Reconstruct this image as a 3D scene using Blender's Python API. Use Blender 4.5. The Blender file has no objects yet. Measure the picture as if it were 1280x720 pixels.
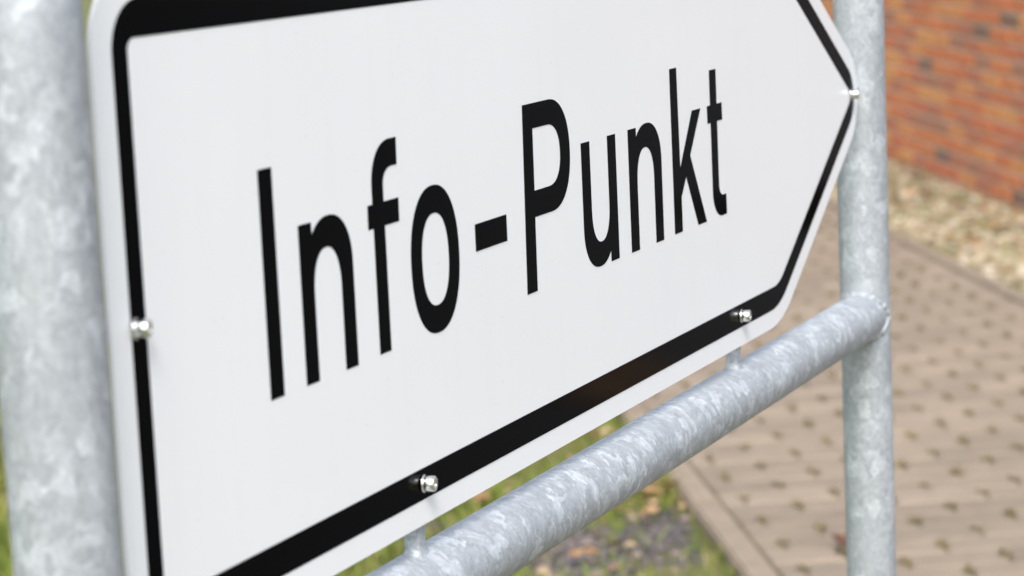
import bpy, bmesh, math, random
import numpy as np
from mathutils import Vector, Matrix

S = bpy.context.scene
COL = S.collection
R = math.radians
random.seed(7)
rng = np.random.default_rng(7)

# ------------------------------------------------------------------ camera
CAM = Vector((-1.147356, -0.669942, 1.35))
RIGHT = Vector((0.40782476, -0.91193188, -0.04537849))
DOWN = Vector((-0.1621444, -0.02342403, -0.98648898))
FWD = Vector((0.8985478, 0.4096725, -0.15741755))
FPX = 3100.0                                   # focal length in pixels of a 1280 px wide picture
cam_data = bpy.data.cameras.new('camera')
cam = bpy.data.objects.new('camera', cam_data)
COL.objects.link(cam)
up = -DOWN
back = -FWD
m = Matrix(((RIGHT.x, up.x, back.x, CAM.x), (RIGHT.y, up.y, back.y, CAM.y), (RIGHT.z, up.z, back.z, CAM.z), (0, 0, 0, 1)))
cam.matrix_world = m
cam_data.sensor_width = 36.0
cam_data.lens = FPX / 1280.0 * 36.0
cam_data.clip_start = 0.05
cam_data.clip_end = 500.0
cam_data.dof.use_dof = True
cam_data.dof.focus_distance = 1.75
cam_data.dof.aperture_fstop = 9.4
S.camera = cam

# ------------------------------------------------------------------ light: bright overcast sky, one very soft sun
SUN_DIR = Vector((-0.60, -0.23, 0.76)).normalized()          # towards the sun
elev = math.asin(SUN_DIR.z)
world = bpy.data.worlds.new('World')
S.world = world
world.use_nodes = True
nt = world.node_tree
bgn = nt.nodes['Background']
sky = nt.nodes.new('ShaderNodeTexSky')
sky.sky_type = 'NISHITA'
sky.sun_disc = False
sky.sun_elevation = elev
sky.sun_rotation = math.atan2(SUN_DIR.x, SUN_DIR.y)
sky.dust_density = 3.0
hsv = nt.nodes.new('ShaderNodeHueSaturation')                 # cloud cover: the blue is mostly washed out
hsv.inputs['Saturation'].default_value = 0.52
nt.links.new(sky.outputs[0], hsv.inputs['Color'])
nt.links.new(hsv.outputs[0], bgn.inputs['Color'])
bgn.inputs['Strength'].default_value = 0.15
sun_data = bpy.data.lights.new('sun', 'SUN')
sun_data.energy = 1.5
sun_data.angle = R(24)
sun_data.color = (1.0, 0.96, 0.91)
sun = bpy.data.objects.new('sun', sun_data)
COL.objects.link(sun)
sun.rotation_euler = SUN_DIR.to_track_quat('Z', 'Y').to_euler()

S.view_settings.view_transform = 'Standard'
S.view_settings.look = 'None'
S.view_settings.gamma = 1.0
S.view_settings.exposure = 0.90
S.view_settings.use_curve_mapping = False
S.render.engine = 'CYCLES'
try:
    S.cycles.use_denoising = True
except Exception:
    pass

# ------------------------------------------------------------------ helpers
def tag(o, label=None, cat=None, group=None, kind=None):
    if label: o['label'] = label
    if cat: o['category'] = cat
    if group: o['group'] = group
    if kind: o['kind'] = kind
    return o

def empty(name, loc):
    o = bpy.data.objects.new(name, None)
    COL.objects.link(o)
    o.location = loc
    o.empty_display_size = 0.05
    return o

def link(name, mesh, mat=None, parent=None, loc=None, smooth=False):
    o = bpy.data.objects.new(name, mesh)
    COL.objects.link(o)
    if mat and not mesh.materials:
        mesh.materials.append(mat)
    if parent: o.parent = parent
    if loc is not None: o.location = loc
    if smooth: mesh.polygons.foreach_set('use_smooth', [True] * len(mesh.polygons))
    return o

def bm_mesh(bm, name):
    me = bpy.data.meshes.new(name)
    bm.normal_update()
    bm.to_mesh(me); bm.free()
    return me

def np_mesh(name, verts, tris):
    verts = np.asarray(verts, dtype=np.float32); tris = np.asarray(tris, dtype=np.int32)
    me = bpy.data.meshes.new(name)
    me.vertices.add(len(verts)); me.vertices.foreach_set('co', verts.ravel())
    n = len(tris); k = tris.shape[1]
    me.loops.add(n * k); me.loops.foreach_set('vertex_index', tris.ravel())
    me.polygons.add(n)
    me.polygons.foreach_set('loop_start', np.arange(n, dtype=np.int32) * k)
    me.polygons.foreach_set('loop_total', np.full(n, k, dtype=np.int32))
    me.update(calc_edges=True)
    me.validate()
    return me

def cyl_mesh(name, p0, p1, r, seg=48, rings=1, cap=True, bev=0.0):
    """closed tube from p0 to p1, smooth sides"""
    p0 = Vector(p0); p1 = Vector(p1)
    ax = (p1 - p0); L = ax.length; q = ax.to_track_quat('Z', 'Y')
    prof = [(r, L * i / rings) for i in range(rings + 1)]
    if bev:
        prof = [(r - bev, 0.0), (r, bev)] + prof[1:-1] + [(r, L - bev), (r - bev, L)]
    bm = bmesh.new(); loops = []
    for (rr, z) in prof:
        loops.append([bm.verts.new(p0 + q @ Vector((rr * math.cos(2 * math.pi * k / seg), rr * math.sin(2 * math.pi * k / seg), z))) for k in range(seg)])
    for a, b in zip(loops, loops[1:]):
        for k in range(seg):
            f = bm.faces.new((a[k], a[(k + 1) % seg], b[(k + 1) % seg], b[k])); f.smooth = True
    if cap:
        bm.faces.new(list(reversed(loops[0]))); bm.faces.new(loops[-1])
    return bm_mesh(bm, name)

def lathe_mesh(name, prof, seg=40, closed=True, hexfrom=None):
    """profile (r, z) turned about the local Z axis; hexfrom: indices of profile rings drawn as hexagons"""
    bm = bmesh.new(); loops = []
    for i, (r, z) in enumerate(prof):
        ring = []
        for k in range(seg):
            a = 2 * math.pi * k / seg; rr = r
            if hexfrom and i in hexfrom:
                s = (a + math.pi / 6) % (math.pi / 3) - math.pi / 6
                rr = r * math.cos(math.pi / 6) / math.cos(s)
            ring.append(bm.verts.new((rr * math.cos(a), rr * math.sin(a), z)))
        loops.append(ring)
    for a, b in zip(loops, loops[1:]):
        for k in range(seg):
            f = bm.faces.new((a[k], a[(k + 1) % seg], b[(k + 1) % seg], b[k]))
    if closed:
        bm.faces.new(list(reversed(loops[0]))); bm.faces.new(loops[-1])
    return bm_mesh(bm, name)

def box_bm(bm, c, s, bev=0.0):
    r = bmesh.ops.create_cube(bm, size=1.0)
    for v in r['verts']:
        v.co = Vector((v.co.x * s[0] + c[0], v.co.y * s[1] + c[1], v.co.z * s[2] + c[2]))
    if bev:
        es = list({e for v in r['verts'] for e in v.link_edges})
        bmesh.ops.bevel(bm, geom=es, offset=bev, segments=2, affect='EDGES')

def tube_path(name, pts, r, seg=10, closed=True, jitter=0.0):
    bm = bmesh.new(); loops = []; n = len(pts)
    for i, p in enumerate(pts):
        p = Vector(p); t = (Vector(pts[(i + 1) % n]) - Vector(pts[i - 1])).normalized()
        q = t.to_track_quat('Z', 'Y'); rr = r * (1 + jitter * math.sin(i * 2.1) + jitter * random.uniform(-1, 1))
        loops.append([bm.verts.new(p + q @ Vector((rr * math.cos(2 * math.pi * k / seg), rr * math.sin(2 * math.pi * k / seg), 0))) for k in range(seg)])
    for i in range(n if closed else n - 1):
        a = loops[i]; b = loops[(i + 1) % n]
        # match rings by nearest start to avoid twisting
        off = min(range(seg), key=lambda o: (a[0].co - b[o].co).length)
        for k in range(seg):
            f = bm.faces.new((a[k], a[(k + 1) % seg], b[(k + 1 + off) % seg], b[(k + off) % seg])); f.smooth = True
    return bm_mesh(bm, name)

# ------------------------------------------------------------------ materials
def new_mat(name):
    mt = bpy.data.materials.new(name); mt.use_nodes = True
    return mt, mt.node_tree, mt.node_tree.nodes['Principled BSDF']

def N(t, kind, **kw):
    n = t.nodes.new(kind)
    for k, v in kw.items(): setattr(n, k, v)
    return n

def ramp(t, fac, stops):
    r = N(t, 'ShaderNodeValToRGB')
    el = r.color_ramp.elements
    while len(el) < len(stops): el.new(0.5)
    for e, (p, c) in zip(el, stops):
        e.position = p; e.color = (*c, 1.0)
    t.links.new(fac, r.inputs['Fac'])
    return r

def noise(t, vec, scale, detail=4.0, rough=0.55):
    n = N(t, 'ShaderNodeTexNoise')
    n.inputs['Scale'].default_value = scale; n.inputs['Detail'].default_value = detail; n.inputs['Roughness'].default_value = rough
    if vec is not None: t.links.new(vec, n.inputs['Vector'])
    return n

def mixc(t, fac, a, b, mode='MIX'):
    mx = N(t, 'ShaderNodeMix', data_type='RGBA', blend_type=mode)
    for s, v in (('Factor', fac), ('A', a), ('B', b)):
        sock = mx.inputs[0] if s == 'Factor' else mx.inputs[6] if s == 'A' else mx.inputs[7]
        if isinstance(v, (int, float)): sock.default_value = v
        elif isinstance(v, tuple): sock.default_value = (*v, 1.0)
        else: t.links.new(v, sock)
    return mx.outputs[2]

def bump(t, bsdf, height, strength, dist):
    b = N(t, 'ShaderNodeBump')
    b.inputs['Strength'].default_value = strength; b.inputs['Distance'].default_value = dist
    t.links.new(height, b.inputs['Height']); t.links.new(b.outputs[0], bsdf.inputs['Normal'])

def galv(name, streak, fleck, soft, size, hi):
    mt, t, b = new_mat(name)
    co = N(t, 'ShaderNodeTexCoord').outputs['Object']
    mp = N(t, 'ShaderNodeMapping'); t.links.new(co, mp.inputs['Vector'])
    mp.inputs['Scale'].default_value = streak
    wob = noise(t, co, 45.0, 3.0)
    add = N(t, 'ShaderNodeVectorMath', operation='MULTIPLY_ADD')
    t.links.new(wob.outputs['Color'], add.inputs[0]); add.inputs[1].default_value = (0.030, 0.030, 0.030)
    t.links.new(mp.outputs[0], add.inputs[2])
    vor = N(t, 'ShaderNodeTexVoronoi', feature='F1'); vor.inputs['Scale'].default_value = size
    t.links.new(add.outputs[0], vor.inputs['Vector'])
    sep = N(t, 'ShaderNodeSeparateColor'); t.links.new(vor.outputs['Color'], sep.inputs[0])
    spang = ramp(t, sep.outputs[0], [(0.0, (0.335, 0.364, 0.392)), (0.35, (0.360, 0.389, 0.417)), (0.70, (0.382, 0.411, 0.438)), (0.88, (0.382 * hi, 0.411 * hi, 0.438 * hi))])
    cloud = noise(t, co, 16.0, 5.0, 0.6)
    cl = ramp(t, cloud.outputs[0], [(0.30, (1 - soft,) * 3), (0.70, (1 + soft * 0.6,) * 3)])
    fine = noise(t, mp.outputs[0], 260.0, 4.0, 0.6)
    fl = ramp(t, fine.outputs[0], [(0.35, (0.90, 0.90, 0.90)), (0.65, (1.10, 1.10, 1.10))])
    c1 = mixc(t, 1.0, spang.outputs[0], cl.outputs[0], 'MULTIPLY')
    c2 = mixc(t, 1.0, c1, fl.outputs[0], 'MULTIPLY')
    vo2 = N(t, 'ShaderNodeTexVoronoi', feature='F1'); vo2.inputs['Scale'].default_value = 250.0
    t.links.new(add.outputs[0], vo2.inputs['Vector'])
    sp2 = N(t, 'ShaderNodeSeparateColor'); t.links.new(vo2.outputs['Color'], sp2.inputs[0])
    fk = ramp(t, sp2.outputs[2], [(0.0, (0.94, 0.94, 0.94)), (0.80, (1.0, 1.0, 1.0)), (0.90, (fleck,) * 3)])
    c2 = mixc(t, 1.0, c2, fk.outputs[0], 'MULTIPLY')
    t.links.new(c2, b.inputs['Base Color'])
    b.inputs['Metallic'].default_value = 0.22
    rr = N(t, 'ShaderNodeMapRange'); t.links.new(sep.outputs[1], rr.inputs[0])
    rr.inputs[3].default_value = 0.50; rr.inputs[4].default_value = 0.70
    t.links.new(rr.outputs[0], b.inputs['Roughness'])
    ad = N(t, 'ShaderNodeMath', operation='MULTIPLY_ADD'); t.links.new(cloud.outputs[0], ad.inputs[0]); ad.inputs[1].default_value = 1.2
    t.links.new(fine.outputs[0], ad.inputs[2])
    bump(t, b, ad.outputs[0], 0.25, 0.0012)
    return mt

M = {}
M['galv_post'] = galv('galvanised_post', (1.0, 1.0, 0.75), 1.10, 0.085, 95.0, 1.18)
M['galv_rail'] = galv('galvanised_rail', (1.1, 0.85, 0.85), 1.17, 0.09, 108.0, 1.24)
M['galv_part'] = galv('galvanised_part', (1.2, 1.2, 1.2), 1.10, 0.10, 120.0, 1.15)

def sign_white():
    mt, t, b = new_mat('white_film')
    co = N(t, 'ShaderNodeTexCoord').outputs['Object']
    n1 = noise(t, co, 900.0, 2.0); n2 = noise(t, co, 5.0, 3.0)
    c1 = ramp(t, n1.outputs[0], [(0.3, (0.83, 0.845, 0.86)), (0.7, (0.86, 0.873, 0.887))])
    c2 = ramp(t, n2.outputs[0], [(0.3, (0.975, 0.975, 0.975)), (0.7, (1.0, 1.0, 1.0))])
    mp = N(t, 'ShaderNodeMapping'); t.links.new(co, mp.inputs['Vector']); mp.inputs['Scale'].default_value = (60.0, 60.0, 3.0)
    n3 = noise(t, mp.outputs[0], 1.0, 4.0)
    c3 = ramp(t, n3.outputs[0], [(0.26, (0.988, 0.986, 0.982)), (0.48, (1.0, 1.0, 1.0))])
    n4 = noise(t, co, 240.0, 2.0, 0.4)
    c4 = ramp(t, n4.outputs[0], [(0.24, (0.90, 0.89, 0.87)), (0.29, (1.0, 1.0, 1.0))])
    cc = mixc(t, 1.0, mixc(t, 1.0, c1.outputs[0], c2.outputs[0], 'MULTIPLY'), mixc(t, 1.0, c3.outputs[0], c4.outputs[0], 'MULTIPLY'), 'MULTIPLY')
    t.links.new(cc, b.inputs['Base Color'])
    b.inputs['Roughness'].default_value = 0.32
    b.inputs['IOR'].default_value = 1.40
    bump(t, b, n1.outputs[0], 0.04, 0.0003)
    return mt
M['white'] = sign_white()

def sign_black():
    mt, t, b = new_mat('black_film')
    co = N(t, 'ShaderNodeTexCoord').outputs['Object']
    n1 = noise(t, co, 700.0, 2.0)
    c1 = ramp(t, n1.outputs[0], [(0.3, (0.0004, 0.0004, 0.0005)), (0.7, (0.0009, 0.0009, 0.0009))])
    t.links.new(c1.outputs[0], b.inputs['Base Color'])
    b.inputs['Roughness'].default_value = 0.10
    b.inputs['IOR'].default_value = 1.20
    return mt
M['black'] = sign_black()

mt, t, b = new_mat('polished_steel')
b.inputs['Base Color'].default_value = (0.78, 0.78, 0.77, 1); b.inputs['Metallic'].default_value = 1.0; b.inputs['Roughness'].default_value = 0.24
M['steel'] = mt
mt, t, b = new_mat('bare_aluminium_edge')
b.inputs['Base Color'].default_value = (0.55, 0.56, 0.57, 1); b.inputs['Metallic'].default_value = 0.8; b.inputs['Roughness'].default_value = 0.4
M['alu'] = mt

def isl_rand(t):
    """one random number for each separate piece, whether it is its own object or an island of a joined mesh"""
    g = N(t, 'ShaderNodeNewGeometry'); o = N(t, 'ShaderNodeObjectInfo')
    a = N(t, 'ShaderNodeMath', operation='ADD'); t.links.new(g.outputs['Random Per Island'], a.inputs[0]); t.links.new(o.outputs['Random'], a.inputs[1])
    f = N(t, 'ShaderNodeMath', operation='FRACT'); t.links.new(a.outputs[0], f.inputs[0])
    return f.outputs[0]

def piece_mat(name, stops, nscale, namp, rough=0.85, bumpd=0.0, coord='Object', bscale=None):
    mt, t, b = new_mat(name)
    r = ramp(t, isl_rand(t), stops); r.color_ramp.interpolation = 'CONSTANT' if name == 'brick' else 'LINEAR'
    geo = N(t, 'ShaderNodeNewGeometry')
    n1 = noise(t, geo.outputs['Position'], nscale, 5.0, 0.62)
    c = ramp(t, n1.outputs[0], [(0.25, (1 - namp,) * 3), (0.75, (1 + namp,) * 3)])
    t.links.new(mixc(t, 1.0, r.outputs[0], c.outputs[0], 'MULTIPLY'), b.inputs['Base Color'])
    b.inputs['Roughness'].default_value = rough
    if bumpd:
        n2 = noise(t, geo.outputs['Position'], bscale or nscale * 6, 4.0)
        bump(t, b, n2.outputs[0], 0.6, bumpd)
    return mt
M['brick'] = piece_mat('brick', [(0.0, (0.55, 0.175, 0.065)), (0.16, (0.60, 0.25, 0.085)), (0.30, (0.53, 0.16, 0.07)), (0.46, (0.37, 0.17, 0.10)),
                                 (0.57, (0.57, 0.195, 0.07)), (0.70, (0.62, 0.28, 0.09)), (0.83, (0.44, 0.16, 0.085)), (0.955, (0.22, 0.13, 0.09))], 30.0, 0.22, 0.85, 0.003)
M['paver'] = piece_mat('concrete_paver', [(0.0, (0.210, 0.169, 0.126)), (0.5, (0.246, 0.197, 0.147)), (1.0, (0.280, 0.225, 0.170))], 9.0, 0.14, 0.9, 0.002, bscale=300.0)
M['kerb'] = piece_mat('concrete_edging', [(0.0, (0.245, 0.196, 0.145)), (1.0, (0.275, 0.221, 0.165))], 14.0, 0.16, 0.9, 0.002, bscale=250.0)
M['blade'] = piece_mat('grass_blade', [(0.0, (0.085, 0.135, 0.012)), (0.55, (0.15, 0.20, 0.02)), (0.8, (0.22, 0.23, 0.04)), (1.0, (0.36, 0.29, 0.12))], 2.2, 0.35, 0.6)
M['grey_stone'] = piece_mat('grey_gravel', [(0.0, (0.05, 0.045, 0.047)), (0.5, (0.10, 0.09, 0.092)), (0.85, (0.16, 0.135, 0.125)), (1.0, (0.32, 0.24, 0.19))], 40.0, 0.2, 0.85)
M['pale_stone'] = piece_mat('pale_stone', [(0.0, (0.25, 0.205, 0.12)), (0.5, (0.38, 0.315, 0.21)), (0.85, (0.48, 0.40, 0.30)), (1.0, (0.60, 0.54, 0.46))], 25.0, 0.2, 0.85)
M['leaf'] = piece_mat('dead_leaf', [(0.0, (0.14, 0.07, 0.03)), (0.35, (0.28, 0.15, 0.065)), (0.7, (0.38, 0.24, 0.12)), (1.0, (0.46, 0.34, 0.21))], 60.0, 0.25, 0.7)
M['dark_leaf'] = piece_mat('dark_dead_leaf', [(0.0, (0.085, 0.034, 0.020)), (1.0, (0.105, 0.04, 0.022))], 70.0, 0.6, 0.6)
M['moss'] = piece_mat('dry_moss', [(0.0, (0.15, 0.128, 0.058)), (0.6, (0.20, 0.166, 0.085)), (1.0, (0.26, 0.21, 0.12))], 8.0, 0.25, 0.9)

def ground_mat(name, cols, s1, s2, bd=0.02):
    mt, t, b = new_mat(name)
    geo = N(t, 'ShaderNodeNewGeometry').outputs['Position']
    a = noise(t, geo, s1, 6.0, 0.6); d = noise(t, geo, s2, 5.0, 0.65)
    r = ramp(t, a.outputs[0], [(0.30, cols[0]), (0.5, cols[1]), (0.68, cols[2])])
    c = ramp(t, d.outputs[0], [(0.3, (0.7, 0.7, 0.7)), (0.7, (1.25, 1.25, 1.25))])
    t.links.new(mixc(t, 1.0, r.outputs[0], c.outputs[0], 'MULTIPLY'), b.inputs['Base Color'])
    b.inputs['Roughness'].default_value = 0.95
    bump(t, b, d.outputs[0], 0.8, bd)
    return mt
M['lawn'] = ground_mat('lawn_soil', [(0.085, 0.105, 0.022), (0.13, 0.15, 0.03), (0.17, 0.13, 0.065)], 1.6, 28.0)
M['joint'] = ground_mat('joint_fill', [(0.115, 0.092, 0.05), (0.145, 0.12, 0.068), (0.115, 0.105, 0.052)], 3.0, 60.0, 0.01)
M['bed'] = ground_mat('mossy_bed', [(0.17, 0.145, 0.055), (0.24, 0.21, 0.10), (0.34, 0.28, 0.18)], 5.0, 40.0)
M['mortar'] = ground_mat('mortar', [(0.57, 0.43, 0.31), (0.62, 0.48, 0.355), (0.59, 0.44, 0.315)], 4.0, 60.0, 0.004)
M['coping'] = ground_mat('coping_concrete', [(0.34, 0.33, 0.31), (0.40, 0.39, 0.37), (0.37, 0.35, 0.33)], 4.0, 60.0, 0.004)

# ------------------------------------------------------------------ frames of reference
CAP = 0.126                                   # cap height of the lettering, metres; sign coordinates (u, v, n) are in cap heights
Z0 = CAM.z - 2.116 * CAP
def W(u, v, n=0.0): return Vector((u * CAP, -n * CAP, Z0 + v * CAP))
PA = R(30.4)                                  # the path and the brick wall run at this angle to the sign
E = np.array([math.cos(PA), math.sin(PA)]); F = np.array([-math.sin(PA), math.cos(PA)])
def P(s, t): return E * s + F * t             # along the path, across it
T_NEAR, T_FAR, T_WALL = -0.985, -2.375, -3.07

def project(p):
    d = Vector(p) - CAM
    z = d.dot(FWD)
    if z <= 0.05: return None
    return (640 + FPX * d.dot(RIGHT) / z, 360 + FPX * d.dot(DOWN) / z, z)

# ------------------------------------------------------------------ ground
bm = bmesh.new()
bmesh.ops.create_grid(bm, x_segments=8, y_segments=8, size=150.0)
for v in bm.verts: v.co.z = -0.030
link('ground', bm_mesh(bm, 'ground'), M['lawn'])['kind'] = 'structure'

def strip(name, s0, s1, t0, t1, z, mat):
    pts = [P(s0, t0), P(s1, t0), P(s1, t1), P(s0, t1)]
    bm = bmesh.new(); bm.faces.new([bm.verts.new((p[0], p[1], z)) for p in pts])
    bmesh.ops.recalc_face_normals(bm, faces=bm.faces)
    if bm.faces[:][0].normal.z < 0: bmesh.ops.reverse_faces(bm, faces=bm.faces)
    return tag(link(name, bm_mesh(bm, name), mat), kind='structure')
PS0, PS1 = -6.0, 18.0
path = strip('path', PS0, PS1, T_FAR, T_NEAR, -0.0058, M['joint'])
bed = strip('planting_bed', 5.9, PS1, T_WALL - 0.05, T_FAR - 0.06, -0.016, M['bed'])

M['asphalt'] = ground_mat('asphalt', [(0.040, 0.041, 0.044), (0.048, 0.049, 0.052), (0.056, 0.056, 0.058)], 1.2, 160.0, 0.004)
bm = bmesh.new()  # unseen asphalt area, added so the black film mirrors something dark
bm.faces.new([bm.verts.new((*P(a, b), -0.018)) for a, b in ((-40, -70), (70, -70), (70, -7.2), (5.85, -7.2), (5.85, T_FAR - 0.075), (-40, T_FAR - 0.075))])
bmesh.ops.triangulate(bm, faces=bm.faces)
added_yard = tag(link('added_asphalt_yard', bm_mesh(bm, 'added_asphalt_yard'), M['asphalt']), kind='structure')

# pavers: running bond, courses across the path, a notch at each end so that two make a drainage hole
CW, PL = 0.0996, 0.2063                        # course width along the path, paver length across it
OFF = np.array([5.4148, 1.1384])
s_o, t_o = float(OFF @ E), float(OFF @ F)      # a drainage hole seen in the photograph
def paver_poly(L, w, nl=True, nr=True):
    g = 0.0022; hx = L / 2 - g; hy = w / 2 - g; nd, nw = 0.0105, 0.0200; c = 0.003
    right = [(hx, -hy)] + ([(hx, -nw), (hx - nd, -nw * 0.8), (hx - nd, nw * 0.8), (hx, nw)] if nr else []) + [(hx, hy)]
    left = [(-hx, hy)] + ([(-hx, nw), (-hx + nd, nw * 0.8), (-hx + nd, -nw * 0.8), (-hx, -nw)] if nl else []) + [(-hx, -hy)]
    return right + left
def prism_mesh(name, poly, z0, z1):
    bm = bmesh.new()
    hx = max(x for x, y in poly); hy = max(y for x, y in poly); ch = 0.006
    a = [bm.verts.new((x, y, z0)) for x, y in poly]; b = [bm.verts.new((x, y, z1 - 0.0045)) for x, y in poly]
    c = [bm.verts.new((x * (1 - ch / hx), y * (1 - ch / hy), z1)) for x, y in poly]
    n = len(poly)
    for i in range(n):
        bm.faces.new((a[i], a[(i + 1) % n], b[(i + 1) % n], b[i])); bm.faces.new((b[i], b[(i + 1) % n], c[(i + 1) % n], c[i]))
    bm.faces.new(c)
    bmesh.ops.triangulate(bm, faces=[f for f in bm.faces if len(f.verts) > 4])
    return bm_mesh(bm, name)
PAVER_H = 0.05
paver_me = prism_mesh('paving_stone', paver_poly(PL, CW), -PAVER_H, 0.0)
paver_me.materials.append(M['paver'])
spots = []
i0 = int((PS0 - s_o) / CW); i1 = int((PS1 - s_o) / CW)
for i in range(i0, i1):
    s = s_o + i * CW
    tt0 = t_o + (0.5 * PL if i % 2 else 0.0)
    k0 = math.floor((T_FAR - tt0) / PL); k1 = math.ceil((T_NEAR - tt0) / PL)
    for k in range(k0, k1):
        ta, tb = tt0 + k * PL, tt0 + (k + 1) * PL
        cut = (ta < T_FAR or tb > T_NEAR)
        ta2, tb2 = max(ta, T_FAR), min(tb, T_NEAR)
        if tb2 - ta2 < 0.03: continue
        spots.append((s, ta2, tb2, ta >= T_FAR, tb <= T_NEAR))
vis = []
rest = []
for sp in spots:
    c = P(sp[0], (sp[1] + sp[2]) / 2)
    q = project((c[0], c[1], 0))
    if q and -20 < q[0] < 1300 and 180 < q[1] < 740 and (q[0] > 1100 or q[1] > 960 - 0.56 * q[0] - 40): vis.append((q[2], sp))
    else: rest.append(sp)
vis.sort(key=lambda a: a[0])
rest += [a[1] for a in vis[300:]]; vis = [a[1] for a in vis[:300]]
cutmesh = {}
def paver_mesh_for(sp):
    L = sp[2] - sp[1]
    if sp[3] and sp[4]: return paver_me
    key = (round(L, 4), sp[3], sp[4])
    if key not in cutmesh:
        me = prism_mesh('paving_stone_cut', paver_poly(L, CW, sp[3], sp[4]), -PAVER_H, 0.0); me.materials.append(M['paver']); cutmesh[key] = me
    return cutmesh[key]
XROT = math.atan2(F[1], F[0])                  # paver's long side lies across the path
for sp in vis:
    o = link('paving_stone', paver_mesh_for(sp), None, path)
    c = P(sp[0], (sp[1] + sp[2]) / 2)
    o.location = (c[0], c[1], random.uniform(-0.0018, 0.0018))
    o.rotation_euler = (random.gauss(0, 0.005), random.gauss(0, 0.004), XROT + random.gauss(0, 0.004))
bm = bmesh.new()
vv = []; ff = []
for sp in rest:
    L = sp[2] - sp[1]; c = P(sp[0], (sp[1] + sp[2]) / 2); dz = random.uniform(-0.0018, 0.0018)
    q = project((c[0], c[1], 0)); near = q and q[2] < 16 and -300 < q[0] < 1580
    poly = paver_poly(L, CW, sp[3] and bool(near), sp[4] and bool(near)); n = len(poly); b0 = len(vv)
    ca, sa = math.cos(XROT), math.sin(XROT)
    for z in (-PAVER_H, 0.0):
        for x, y in poly: vv.append((c[0] + x * ca - y * sa, c[1] + x * sa + y * ca, z + dz))
    for i in range(n): ff.append((b0 + i, b0 + (i + 1) % n, b0 + n + (i + 1) % n, b0 + n + i))
    ff.append(tuple(range(b0 + n, b0 + 2 * n)))
bm.free()
me = bpy.data.meshes.new('more_paving_stones'); me.from_pydata(vv, [], ff); me.update()
tag(link('more_paving_stones', me, M['paver'], path), kind='stuff')

# edging stones on both sides of the path
def edging(name, t_a, t_b, top, s_phase):
    root = strip(name, PS0, PS1, t_a - 0.004, t_b + 0.004, -0.020, M['joint'])
    bm = bmesh.new(); box_bm(bm, (0, 0, top / 2 - 0.05), (0.993, abs(t_b - t_a), top + 0.10), 0.006)
    me = bm_mesh(bm, 'edging_stone'); me.materials.append(M['kerb'])
    s = PS0 + s_phase
    while s < PS1:
        c = P(s, (t_a + t_b) / 2)
        o = link('edging_stone', me, None, root); o.location = (c[0], c[1], random.uniform(-0.002, 0.002)); o.rotation_euler = (0, random.gauss(0, 0.001), PA + random.gauss(0, 0.0012))
        s += 1.0
    return root
edging('near_kerb', T_NEAR + 0.005, T_NEAR + 0.070, 0.006, 0.42)
edging('far_kerb', T_FAR - 0.068, T_FAR - 0.006, 0.006, 0.17)

# ------------------------------------------------------------------ brick wall
wall = empty('brick_building', (*P(8.0, T_WALL), 0.0))
tag(wall, 'orange and dark red brick building with pale joints behind the right post', 'building')
wall.rotation_euler = (0, 0, PA)               # local x along the wall, local y towards the sign, z up
BL, BH, BJ = 0.238, 0.0510, 0.0140; COURSE = BH + BJ; PITCH = BL + BJ
WX0, WX1, WH = -1.55, 10.0, 41 * COURSE
DEPTH = 12 * PITCH
bm = bmesh.new(); box_bm(bm, ((WX0 + WX1) / 2 + 0.004, -DEPTH / 2 - 0.004, WH / 2 - 0.1), (WX1 - WX0 - 0.008, DEPTH - 0.008, WH + 0.2))
link('mortar_core', bm_mesh(bm, 'mortar_core'), M['mortar'], wall)
bm = bmesh.new(); box_bm(bm, ((WX0 + WX1) / 2, -DEPTH / 2, WH + 0.08), (WX1 - WX0 + 0.3, DEPTH + 0.3, 0.16), 0.006)
link('roof_slab', bm_mesh(bm, 'roof_slab'), M['coping'], wall)
bm = bmesh.new(); box_bm(bm, (0, -0.050, 0), (BL, 0.10, BH), 0.0)
es = [e for e in bm.edges if all(v.co.y > -0.01 for v in e.verts)]
bmesh.ops.bevel(bm, geom=es, offset=0.003, segments=1, affect='EDGES')
brick_me = bm_mesh(bm, 'brick'); brick_me.materials.append(M['brick'])
bv = np.array([v.co[:] for v in brick_me.vertices]); bf = [tuple(p.vertices) for p in brick_me.polygons]
vis = []; rest = []
for r in range(-1, 41):
    z = (r + 0.5) * COURSE
    n = int((WX1 - WX0) / PITCH)
    for k in range(n):
        x = WX0 + BL / 2 + (k + (0.5 if r % 2 else 0.0)) * PITCH
        if x + BL / 2 > WX1: continue
        w = P(8.0 + x, T_WALL)
        q = project((w[0], w[1], z))
        if q and 1010 < q[0] < 1330 and -25 < q[1] < 300: vis.append((q[2], x, z))
        else: rest.append((x, z))
vis.sort(); rest += [(a[1], a[2]) for a in vis[300:]]; vis = vis[:300]
for _, x, z in vis:
    o = link('brick', brick_me, None, wall)
    o.location = (x + random.gauss(0, 0.0015), random.uniform(-0.003, 0.002), z + random.gauss(0, 0.0010))
    o.rotation_euler = (0, random.gauss(0, 0.004), random.gauss(0, 0.004))
vv = []; ff = []
for x, z in rest:
    b0 = len(vv); dx, dy, dz = random.gauss(0, 0.0015), random.uniform(-0.003, 0.002), random.gauss(0, 0.001)
    vv += [(p[0] + x + dx, p[1] + dy, p[2] + z + dz) for p in bv]
    ff += [tuple(i + b0 for i in f) for f in bf]
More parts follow.
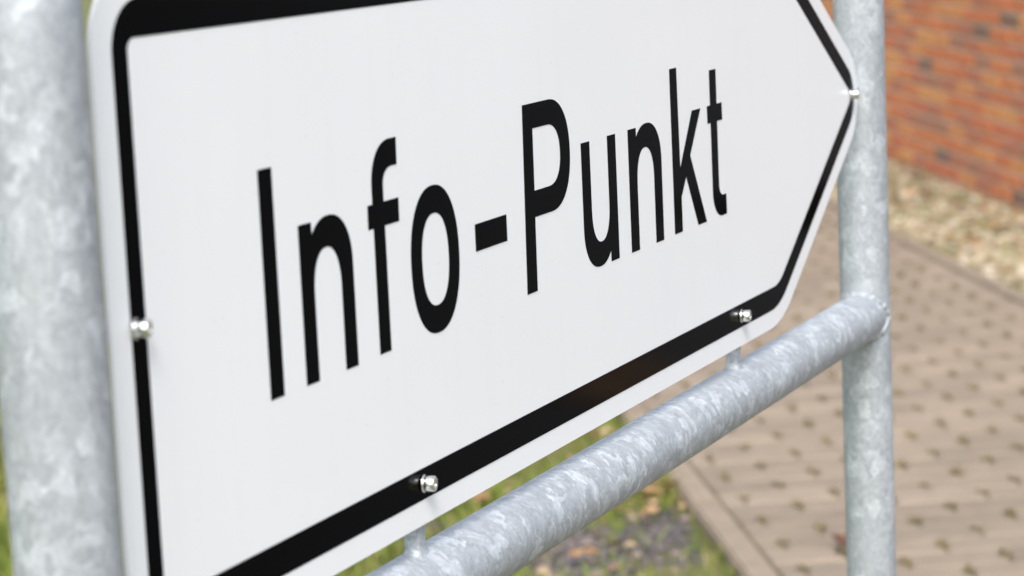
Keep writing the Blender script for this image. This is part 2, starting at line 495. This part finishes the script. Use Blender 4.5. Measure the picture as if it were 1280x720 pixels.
for r in range(-1, 41):                        # the end wall of the building, seen only mirrored in the sign
    for k in range(12):
        yc = -((k + (0.5 if r % 2 == 0 else 0.0)) * PITCH + BL / 2)
        if yc - BL / 2 < -DEPTH: continue
        b0 = len(vv); dx, dz = random.uniform(-0.003, 0.002), random.gauss(0, 0.001)
        vv += [(WX0 - p[1] - dx, yc + p[0], p[2] + (r + 0.5) * COURSE + dz) for p in bv]
        ff += [tuple(reversed([i + b0 for i in f])) for f in bf]
me = bpy.data.meshes.new('more_bricks'); me.from_pydata(vv, [], ff); me.update()
tag(link('more_bricks', me, M['brick'], wall), kind='stuff')

# ------------------------------------------------------------------ frame of galvanised pipe
frame = empty('pipe_frame', (0.5, 0.0, 0.0))
tag(frame, 'galvanised steel pipe frame of two posts and a rail that carries the white sign', 'frame')
NP = -0.06                                     # the pipes' plane lies this far behind the sign face
FO = Vector(frame.location)
def fr(p): return Vector(p) - FO
RL, RR, RR_RAIL, VR = 0.2055, 0.1925, 0.1895, -1.243
uL, uR = -1.494, 9.270
zt = W(0, 2.7).z
for (u, r) in ((uL, RL), (uR, RR)):
    a = W(u, 0, NP)
    o = link('post', cyl_mesh('post', fr((a.x, a.y, -0.25)), fr((a.x, a.y, zt)), r * CAP, 64, 12), M['galv_post'], frame)
    capm = lathe_mesh('post_cap', [(r * CAP + 0.0015, -0.012), (r * CAP + 0.0018, 0.0), (r * CAP * 0.9, 0.004), (r * CAP * 0.5, 0.007), (0.002, 0.008)], 48)
    link('post_cap', capm, M['galv_part'], o, fr((a.x, a.y, zt)))
a = W(uL, VR, NP); b_ = W(uR, VR, NP)
rail = link('rail', cyl_mesh('rail', fr(a), fr(b_), RR_RAIL * CAP, 64, 24, cap=False), M['galv_rail'], frame)
for (u, R_, sg) in ((uL, RL, 1), (uR, RR, -1)):
    pts = []
    rr = RR_RAIL * CAP; c = W(u, VR, NP)
    for k in range(72):
        ph = 2 * math.pi * k / 72
        y, z = rr * math.cos(ph), rr * math.sin(ph)
        pts.append(fr((c.x + sg * math.sqrt((R_ * CAP) ** 2 - y * y), c.y + y, c.z + z)))
    link('weld', tube_path('weld', pts, 0.0027, 10, True, 0.30), M['galv_part'], frame)
BOLTS = [(-1.020, 0.499, 'left'), (1.405, -0.702, 'low'), (6.165, -0.706, 'low'), (8.800, 0.512, 'right')]
def lug(kind, u, v):
    bm = bmesh.new()
    n0, n1, hw = -0.019, -0.100, 0.043
    if kind == 'low':
        a, b2 = VR + RR_RAIL - 0.02, v + 0.10
        box_bm(bm, W(u, (a + b2) / 2, (n0 + n1) / 2), (2 * hw * CAP, (n0 - n1) * CAP, (b2 - a) * CAP), 0.0008)
        # weld fillet at the foot
        pts = []
        prof = [(1.5, -0.010), (1.28, 0.006), (1.10, 0.022), (1.0, 0.042)]
        rings = []
        for (sc, dv) in prof:
            ring = []
            for k in range(24):
                ph = 2 * math.pi * k / 24
                cx, cy = math.cos(ph), math.sin(ph)
                q = max(abs(cx), abs(cy)); sq = 0.55
                ex, ey = cx * (1 - sq) + cx / q * sq, cy * (1 - sq) + cy / q * sq
                du = ex * hw * sc; dn = ey * (n0 - n1) / 2 * (sc * 1.05)
                nn = (n0 + n1) / 2 + dn
                rail_v = VR + math.sqrt(max(0.0, RR_RAIL ** 2 - (nn - NP) ** 2))
                ring.append(bm.verts.new(W(u + du, max(rail_v - 0.01, 0) if False else rail_v + dv, nn)))
            rings.append(ring)
        for p, q in zip(rings, rings[1:]):
            for k in range(24):
                f = bm.faces.new((p[k], p[(k + 1) % 24], q[(k + 1) % 24], q[k])); f.smooth = True
    else:
        ua, ub = (uL + RL * 0.85, u + 0.10) if kind == 'left' else (u - 0.10, uR - RR * 0.85)
        box_bm(bm, W((ua + ub) / 2, v, (n0 + n1) / 2), (abs(ub - ua) * CAP, (n0 - n1) * CAP, 2 * hw * CAP), 0.0008)
    for vtx in bm.verts: vtx.co -= FO
    return bm_mesh(bm, 'lug')
for (u, v, kind) in BOLTS:
    link('lug', lug(kind, u, v), M['galv_part'], frame)

# ------------------------------------------------------------------ the sign
SO = W(3.9, -0.906, 0)
sign = empty('direction_sign', SO)
tag(sign, 'white arrow-shaped sign with black border reading Info-Punkt, pointing right', 'sign')

def fillet(pts, seg=14):
    """pts: (x, y, radius) -> polygon with rounded corners"""
    out = []; n = len(pts)
    for i in range(n):
        p = Vector(pts[i][:2]); r = pts[i][2]
        a = (Vector(pts[i - 1][:2]) - p).normalized(); b2 = (Vector(pts[(i + 1) % n][:2]) - p).normalized()
        if r <= 1e-6: out.append(tuple(p)); continue
        th = math.acos(max(-1, min(1, a.dot(b2)))); d = r / math.tan(th / 2)
        c = p + (a + b2).normalized() * (r / math.sin(th / 2))
        p1 = p + a * d; p2 = p + b2 * d
        a1 = math.atan2(p1.y - c.y, p1.x - c.x); a2 = math.atan2(p2.y - c.y, p2.x - c.x)
        da = (a2 - a1 + math.pi) % (2 * math.pi) - math.pi
        for k in range(seg + 1):
            an = a1 + da * k / seg; out.append((c.x + r * math.cos(an), c.y + r * math.sin(an)))
    return out
VM = 0.499                                     # the arrow's axis
def arrow(left, half, apex, rl, rc, rt):
    cx = apex - half / 0.605
    return fillet([(left, VM - half, rl), (cx, VM - half, rc), (apex, VM, rt), (cx, VM + half, rc), (left, VM + half, rl)])
white_out = arrow(-1.182, 1.405, 9.35, 0.32, 0.95, 0.39)
black_out = arrow(-1.043, 1.281, 9.10, 0.21, 0.70, 0.235)
black_in = arrow(-0.935, 1.1265, 8.845, 0.05, 0.42, 0.06)

def sheet(name, loops, n_back, n_front, lean=0.0):
    """flat shape with holes, given thickness; drawn in sign coordinates"""
    cu = bpy.data.curves.new(name, 'CURVE'); cu.dimensions = '2D'; cu.fill_mode = 'BOTH'
    for lp in loops:
        sp = cu.splines.new('POLY'); sp.points.add(len(lp) - 1); sp.use_cyclic_u = True
        for q, (x, y) in zip(sp.points, lp): q.co = (x * CAP, y * CAP, 0, 1)
    cu.extrude = (n_front - n_back) * CAP / 2
    tmp = bpy.data.objects.new(name, cu); COL.objects.link(tmp)
    dg = bpy.context.evaluated_depsgraph_get()
    me = bpy.data.meshes.new_from_object(tmp.evaluated_get(dg))
    bpy.data.objects.remove(tmp); bpy.data.curves.remove(cu)
    mid = (n_front + n_back) / 2 * CAP
    me.transform(Matrix(((1, 0, 0, 0), (0, 0, -1, -mid), (0, 1, 0, Z0), (0, 0, 0, 1))))
    me.transform(Matrix.Translation(-SO))
    me.materials.clear(); me.name = name
    return me

panel = link('panel', sheet('panel', [white_out], -0.018, 0.0), M['white'], sign)
FILM = 0.0022                                  # film thickness in cap heights
link('border', sheet('border', [black_out, black_in], 0.0004, FILM), M['black'], sign)

def arc(cx, cy, rx, ry, a0, a1, n=14, ex=2.0):
    out = []
    for k in range(n + 1):
        a = R(a0 + (a1 - a0) * k / n); c, s = math.cos(a), math.sin(a)
        out.append((cx + rx * math.copysign(abs(c) ** (2 / ex), c), cy + ry * math.copysign(abs(s) ** (2 / ex), s)))
    return out
def rect(x0, x1, y0, y1): return [(x0, y0), (x1, y0), (x1, y1), (x0, y1)]
def glyph_n(x0, x1, st, xh, top, inn):
    cx = (x0 + x1) / 2 + 0.02
    ro = (x1 - (x0 + st * 0.55)) / 2; co = x1 - ro
    xi0, xi1 = x0 + st, x1 - st; ci = (xi0 + xi1) / 2; ri = (xi1 - xi0) / 2
    pts = [(x0, 0), (x0 + st, 0), (x0 + st, inn - 0.20)]
    pts += arc(ci, inn - 0.20, ri, 0.20, 180, 0, 20, 2.25)
    pts += [(xi1, 0), (x1, 0), (x1, top - 0.245)]
    pts += arc(co, top - 0.245, ro, 0.245, 0, 136, 24, 2.2)
    pts += [(x0 + st + 0.002, xh - 0.074), (x0 + st, xh), (x0, xh)]
    return pts
def glyph_u(x0, x1, st, xh, bot, inn):
    g = glyph_n(0, x1 - x0, st, xh, xh - bot, xh - inn)
    return [(x1 - x, xh - y) for x, y in g]
def glyph_o(x0, x1, st, y0, y1, ty):
    cx, cy, rx = (x0 + x1) / 2, (y0 + y1) / 2, (x1 - x0) / 2; ry = (y1 - y0) / 2
    return [arc(cx, cy, rx, ry, 0, 359, 72, 2.22), arc(cx, cy, rx - st, ry - ty, 0, 359, 60, 2.28)]
glyphs = []
glyphs.append(('letter', [rect(0.001, 0.119, 0.0, 1.0)]))                                    # I
glyphs.append(('letter', [glyph_n(0.322, 0.814, 0.118, 0.716, 0.727, 0.587)]))                 # n
fx0, fx1 = 1.036, 1.150                                                                       # f
f_out = [(fx0, 0.006), (fx1, 0.006), (fx1, 0.602), (1.300, 0.602), (1.303, 0.715), (fx1, 0.715), (fx1, 0.780)]
f_out += arc(1.250, 0.785, 0.100, 0.088, 180, 90, 10, 2.3) + [(1.302, 0.873), (1.307, 1.003)]
f_out += arc(1.240, 0.785, 0.204, 0.218, 90, 180, 16, 2.2) + [(fx0, 0.780), (fx0, 0.715), (0.986, 0.715), (0.982, 0.602), (fx0, 0.602)]
glyphs.append(('letter', [f_out]))
glyphs.append(('letter', glyph_o(1.403, 1.938, 0.118, -0.002, 0.727, 0.137)))                  # o
glyphs.append(('hyphen', [rect(2.136, 2.523, 0.328, 0.467)]))
p_out = [(2.750, 0.004), (2.884, 0.004), (2.893, 0.401), (3.120, 0.401)]                      # P
p_out += arc(3.120, 0.7045, 0.281, 0.3035, -90, 90, 28, 2.25) + [(2.784, 1.008)]
p_in = [(2.899, 0.542), (3.100, 0.542)] + arc(3.100, 0.708, 0.166, 0.166, -90, 90, 22, 2.3) + [(2.905, 0.874)]
glyphs.append(('letter', [p_out, p_in]))
glyphs.append(('letter', [glyph_u(3.560, 4.074, 0.124, 0.7215, -0.003, 0.135)]))               # u
glyphs.append(('letter', [glyph_n(4.271, 4.805, 0.129, 0.7215, 0.733, 0.593)]))                # n
glyphs.append(('letter', [[(4.996, 0.004), (5.131, 0.004), (5.131, 0.219), (5.223, 0.334), (5.416, 0.004), (5.573, 0.004), (5.307, 0.456), (5.518, 0.728),
                           (5.363, 0.728), (5.124, 0.395), (5.110, 1.016), (4.990, 1.016)]]))   # k
tx0, tx1 = 5.699, 5.822                                                                       # t
t_out = [(tx0 + 0.002, 0.617), (5.643, 0.617), (5.639, 0.728), (tx0, 0.728), (tx0, 0.950), (tx1, 0.950), (tx1, 0.728), (5.918, 0.728), (5.921, 0.617), (tx1, 0.617), (tx1, 0.215)]
t_out += arc(5.900, 0.215, 0.078, 0.079, 180, 270, 10, 2.3) + [(5.953, 0.135), (5.957, 0.004)]
t_out += arc(5.880, 0.185, 0.178, 0.181, 270, 180, 14, 2.2)
glyphs.append(('letter', [t_out]))
for ch, (nm, loops) in zip('Info-Punkt', glyphs):
    o = link(nm, sheet(nm, loops, 0.0004, FILM), M['black'], sign)
    o['label'] = 'black hyphen' if ch == '-' else 'black letter ' + ch

# socket head bolts: washer, thread collar and drilled head; they stand out of the sign face
k = 1.0
washer_me = lathe_mesh('washer', [(0.0054, 0.0), (0.0056, 0.0002), (0.0056, 0.0009), (0.0053, 0.0012), (0.0030, 0.0012)], 36)
head_me = lathe_mesh('bolt', [(0.0044, 0.0010), (0.0046, 0.0012), (0.0048, 0.0016), (0.0048, 0.0074), (0.0043, 0.0080), (0.0031, 0.0080), (0.0029, 0.0077), (0.0029, 0.0040), (0.0004, 0.0034)], 36, True, {5, 6, 7})
for me in (washer_me, head_me):
    me.materials.append(M['steel'])
for (u, v, kind) in BOLTS:
    o = link('bolt', head_me, None, sign)
    o.location = W(u, v, FILM) - SO
    o.rotation_euler = (R(90), 0, random.uniform(-0.3, 0.3))
    for nm, me in (('washer', washer_me),):
        link(nm, me, None, o)
for me in (head_me, washer_me):
    me.polygons.foreach_set('use_smooth', [len(p.vertices) == 4 for p in me.polygons])

# ------------------------------------------------------------------ ground cover
def in_lawn(x, y): return (x * F[0] + y * F[1]) > T_NEAR + 0.080
PATCH = [(3.50, 1.33, 0.42, 0.15, 0.55), (3.68, 1.20, 0.30, 0.10, 0.5), (3.62, 1.78, 0.10, 0.12, 0.3), (4.25, 3.18, 0.35, 0.22, 0.4), (5.6, 2.6, 0.5, 0.3, 0.2), (2.6, 1.2, 0.5, 0.25, 0.4)]
def patch_val(x, y):
    v = np.zeros_like(x)
    for (cx, cy, ra, rb, ang) in PATCH:
        dx, dy = x - cx, y - cy; c, s = math.cos(ang), math.sin(ang)
        a = (dx * c + dy * s) / ra; b2 = (-dx * s + dy * c) / rb
        v = np.maximum(v, 1.0 - np.sqrt(a * a + b2 * b2))
    return v

def grass(count, box, h0, h1, seed):
    g = np.random.default_rng(seed)
    x = g.uniform(box[0], box[1], count); y = g.uniform(box[2], box[3], count)
    keep = (x * F[0] + y * F[1]) > T_NEAR + 0.062 + 0.018 * np.sin(x * 23.0) * np.sin(x * 9.0 + 1.0)
    pv = patch_val(x, y)
    keep &= (pv < g.uniform(-0.05, 0.75, count) ** 1.0)
    tuft = np.sin(x * 9.1 + np.sin(y * 7.3) * 2) * np.sin(y * 8.7 + np.sin(x * 6.1) * 2)
    keep &= (tuft > g.uniform(-1.3, 0.5, count))
    x, y, tuft = x[keep], y[keep], tuft[keep]; n = len(x)
    h = g.uniform(h0, h1, n) * (0.8 + 0.4 * (tuft + 1) / 2); a = g.uniform(0, 2 * np.pi, n); w = g.uniform(0.0016, 0.0034, n)
    lean = g.uniform(0.2, 1.3, n) * h; la = g.uniform(0, 2 * np.pi, n)
    v = np.zeros((n, 5, 3), dtype=np.float32)
    cx, cy = np.cos(a) * w, np.sin(a) * w
    mx, my = x + np.cos(la) * lean * 0.35, y + np.sin(la) * lean * 0.35
    v[:, 0] = np.c_[x - cx, y - cy, np.full(n, -0.032)]; v[:, 1] = np.c_[x + cx, y + cy, np.full(n, -0.032)]
    v[:, 2] = np.c_[mx + cx * .8, my + cy * .8, -0.03 + h * 0.6]; v[:, 3] = np.c_[mx - cx * .8, my - cy * .8, -0.03 + h * 0.6]
    v[:, 4] = np.c_[x + np.cos(la) * lean, y + np.sin(la) * lean, -0.03 + h]
    b0 = (np.arange(n) * 5)[:, None]
    tr = np.concatenate([b0 + np.array([[0, 1, 2]]), b0 + np.array([[0, 2, 3]]), b0 + np.array([[3, 2, 4]])])
    return v.reshape(-1, 3), tr
v1, t1 = grass(70000, (2.4, 6.6, 0.9, 4.6), 0.02, 0.055, 3)
v2, t2 = grass(60000, (-3.0, 10.0, -2.0, 8.0), 0.025, 0.06, 4)
tag(link('lawn_grass', np_mesh('lawn_grass', np.r_[v1, v2], np.r_[t1, t2 + len(v1)]), M['blade']),
    'short green grass with tan blades growing beside the paved path', 'grass', kind='stuff')

ico = bmesh.new(); bmesh.ops.create_icosphere(ico, subdivisions=1, radius=1.0)
iv = np.array([v.co[:] for v in ico.verts]); it = np.array([[v.index for v in f.verts] for f in ico.faces]); ico.free()
def stones(pts, smin, smax, z, seed, flat=0.65):
    g = np.random.default_rng(seed); V_ = []; T_ = []
    for i, (x, y) in enumerate(pts):
        s = g.uniform(smin, smax) * (1 + (g.random() < 0.08) * 0.8)
        q = iv * (1 + g.uniform(-0.22, 0.22, (len(iv), 1))) * np.array([s * g.uniform(0.8, 1.3), s * g.uniform(0.7, 1.1), s * flat * g.uniform(0.8, 1.2)])
        a = g.uniform(0, 2 * np.pi); c, sn = np.cos(a), np.sin(a)
        q = np.c_[q[:, 0] * c - q[:, 1] * sn + x, q[:, 0] * sn + q[:, 1] * c + y, q[:, 2] + z + s * flat * 0.35]
        V_.append(q); T_.append(it + i * len(iv))
    return np.concatenate(V_), np.concatenate(T_)
gp = []
while len(gp) < 6500:
    x = rng.uniform(1.8, 6.4, 4000); y = rng.uniform(0.7, 3.8, 4000)
    ok = (patch_val(x, y) > rng.uniform(0.0, 0.55, 4000)) & ((x * F[0] + y * F[1]) > T_NEAR + 0.09)
    gp += list(zip(x[ok], y[ok]))
v, t_ = stones(gp[:6500], 0.004, 0.0105, -0.030, 5)
tag(link('grey_gravel', np_mesh('grey_gravel', v, t_), M['grey_stone']), 'dark grey gravel patch in the lawn beside the paved path', 'gravel', kind='stuff')
gp = []
for i in range(4200):
    s = rng.uniform(5.95, 13.5); tt = rng.uniform(T_WALL + 0.03, T_FAR - 0.095)
    gp.append(tuple(P(s, tt)))
v, t_ = stones(gp, 0.007, 0.024, -0.016, 6, 0.6)
tag(link('pale_gravel', np_mesh('pale_gravel', v, t_), M['pale_stone']), 'pale stones in the mossy strip at the foot of the brick wall', 'gravel', kind='stuff')

def leaf_shape(L, w, curl, g):
    """pointed oval leaf with a fold along its midrib and curled tips"""
    xs = np.array([-0.5, -0.25, 0.0, 0.25, 0.5]); ws = np.array([0.02, 0.36, 0.5, 0.34, 0.01])
    v = []
    for x, ww in zip(xs, ws):
        z = curl * (x * 2) ** 2
        v += [(x * L, -ww * w, z * L + abs(ww) * w * 0.5), (x * L, 0, z * L), (x * L, ww * w, z * L + abs(ww) * w * 0.55)]
    tr = []
    for i in range(4):
        for j in range(2):
            a = i * 3 + j; tr += [(a, a + 3, a + 4), (a, a + 4, a + 1)]
    return np.array(v), np.array(tr)
def leaves(pts, z, L0, L1, seed):
    g = np.random.default_rng(seed); V_ = []; T_ = []; off = 0
    for (x, y) in pts:
        L = g.uniform(L0, L1); q, tr = leaf_shape(L, L * g.uniform(0.4, 0.65), g.uniform(-0.1, 0.25), g)
        a, b2 = g.uniform(0, 2 * np.pi), g.normal(0, 0.35)
        c, s = np.cos(b2), np.sin(b2); q = np.c_[q[:, 0], q[:, 1] * c - q[:, 2] * s, q[:, 1] * s + q[:, 2] * c]
        c, s = np.cos(a), np.sin(a); q = np.c_[q[:, 0] * c - q[:, 1] * s + x, q[:, 0] * s + q[:, 1] * c + y, q[:, 2] + z + 0.01 + L * 0.12]
        V_.append(q); T_.append(tr + off); off += len(q)
    return np.concatenate(V_), np.concatenate(T_)
lp = []
while len(lp) < 420:
    x = rng.uniform(2.4, 7.0); y = rng.uniform(0.8, 4.5)
    if in_lawn(x, y) and (math.sin(x * 3.3 + 1.0) * math.sin(y * 4.1) > rng.uniform(-1, 0.9) or abs(x - 4.7) < 0.25): lp.append((x, y))
for (cx, cy, n, sg) in ((3.92, 1.33, 12, 0.08), (3.78, 1.72, 9, 0.05), (4.75, 1.70, 22, 0.10), (4.02, 1.40, 10, 0.10)):
    for i in range(n):
        q = (cx + rng.normal(0, sg), cy + rng.normal(0, sg))
        if in_lawn(*q): lp.append(q)
v, t_ = leaves(lp, -0.012, 0.025, 0.055, 8)
crumbs = []
while len(crumbs) < 150:
    q = (4.02 + rng.normal(0, 0.16), 1.34 + rng.normal(0, 0.10))
    if in_lawn(*q): crumbs.append(q)
v3, t3 = leaves(crumbs, -0.016, 0.010, 0.026, 18)
t_ = np.r_[t_, t3 + len(v)]; v = np.r_[v, v3]
tag(link('fallen_leaves', np_mesh('fallen_leaves', v, t_), M['leaf']), 'dry brown leaves scattered over the lawn', 'leaves', kind='stuff')
lp = [tuple(P(rng.uniform(6, 12.5), rng.uniform(T_WALL + 0.05, T_FAR - 0.08))) for i in range(520)]
v, t_ = leaves(lp, 0.0, 0.025, 0.06, 9)
tag(link('leaf_litter', np_mesh('leaf_litter', v, t_), M['leaf']), 'pale dry leaves lying among stones below the brick wall', 'leaves', kind='stuff')
lp = []  # out-of-view leaf heap, added to give the lower black border a brown reflection
for i in range(330):
    a_, r_ = rng.uniform(0, 2 * math.pi), math.sqrt(rng.uniform(0, 1)) * (1 + 0.25 * rng.normal())
    lp.append((5.12 + r_ * 0.30 * math.cos(a_) * 0.93 + r_ * 0.17 * math.sin(a_) * 0.37, -1.88 - r_ * 0.30 * math.cos(a_) * 0.37 + r_ * 0.17 * math.sin(a_) * 0.93))
v, t_ = leaves(lp, -0.016, 0.03, 0.06, 31)
tag(link('added_leaf_drift', np_mesh('added_leaf_drift', v, t_), M['leaf']), 'added unseen drift of dry brown leaves on the asphalt, for a brown reflection in the black border', 'leaves', kind='stuff')
# moss tufts in the strip along the wall
g = np.random.default_rng(12); n = 5200
s_ = g.uniform(6, 12.5, n); tt = g.uniform(T_WALL + 0.02, T_FAR - 0.075, n)
kp = (np.sin(s_ * 7.7) * np.sin(tt * 13 + s_ * 2) > g.uniform(-0.9, 0.6, n)); s_, tt = s_[kp], tt[kp]; n = len(s_)
x = E[0] * s_ + F[0] * tt; y = E[1] * s_ + F[1] * tt; a = g.uniform(0, 2 * np.pi, n); la = g.uniform(0, 2 * np.pi, n); h = g.uniform(0.012, 0.045, n)
v = np.zeros((n, 3, 3), dtype=np.float32)
v[:, 0] = np.c_[x - np.cos(a) * .003, y - np.sin(a) * .003, np.full(n, -.02)]; v[:, 1] = np.c_[x + np.cos(a) * .003, y + np.sin(a) * .003, np.full(n, -.02)]
v[:, 2] = np.c_[x + np.cos(la) * h, y + np.sin(la) * h, -.016 + h]
tag(link('bed_moss', np_mesh('bed_moss', v.reshape(-1, 3), np.arange(n * 3).reshape(-1, 3)), M['blade']), 'thin yellow green moss and grass at the foot of the brick wall', 'moss', kind='stuff')

# moss and grass tufts standing in the gaps of the paving
g = np.random.default_rng(21); V_ = []; T_ = []; off = 0
for i in range(i0, i1):
    s_h = s_o + i * CW
    if not 2.0 < s_h < 9.5: continue
    tt0 = t_o + (0.5 * PL if i % 2 else 0.0)
    for k in range(math.floor((T_FAR - tt0) / PL), math.ceil((T_NEAR - tt0) / PL)):
        th = tt0 + k * PL
        if not T_FAR + 0.02 < th < T_NEAR - 0.02: continue
        nb = int(g.uniform(6, 26)); big = g.uniform(0.5, 1.15)
        ds = g.normal(0, 0.010, nb); dt = g.normal(0, 0.0055, nb)
        px = E[0] * (s_h + ds) + F[0] * (th + dt); py = E[1] * (s_h + ds) + F[1] * (th + dt)
        h = g.uniform(0.007, 0.021, nb) * big; a = g.uniform(0, 2 * np.pi, nb); la = g.uniform(0, 2 * np.pi, nb); ln = g.uniform(0.1, 0.7, nb) * h
        q = np.zeros((nb, 3, 3))
        q[:, 0] = np.c_[px - np.cos(a) * .0028, py - np.sin(a) * .0028, np.full(nb, -.004)]; q[:, 1] = np.c_[px + np.cos(a) * .0028, py + np.sin(a) * .0028, np.full(nb, -.004)]
        q[:, 2] = np.c_[px + np.cos(la) * ln, py + np.sin(la) * ln, h]
        V_.append(q.reshape(-1, 3)); T_.append(np.arange(nb * 3).reshape(-1, 3) + off); off += nb * 3
tag(link('paving_moss', np_mesh('paving_moss', np.concatenate(V_), np.concatenate(T_)), M['moss']), 'small olive moss tufts growing in the gaps of the paving', 'moss', kind='stuff')

# the curled dead leaf that lies alone on the paving
q, tr = leaf_shape(0.062, 0.034, 0.55, rng)
o = link('dead_leaf', np_mesh('dead_leaf', q, tr), M['dark_leaf'], None, (3.592, 0.772, 0.010))
o.rotation_euler = (R(-38), 0, R(112))
tag(o, 'curled reddish brown dead leaf lying on the paving beside the right post', 'leaf')
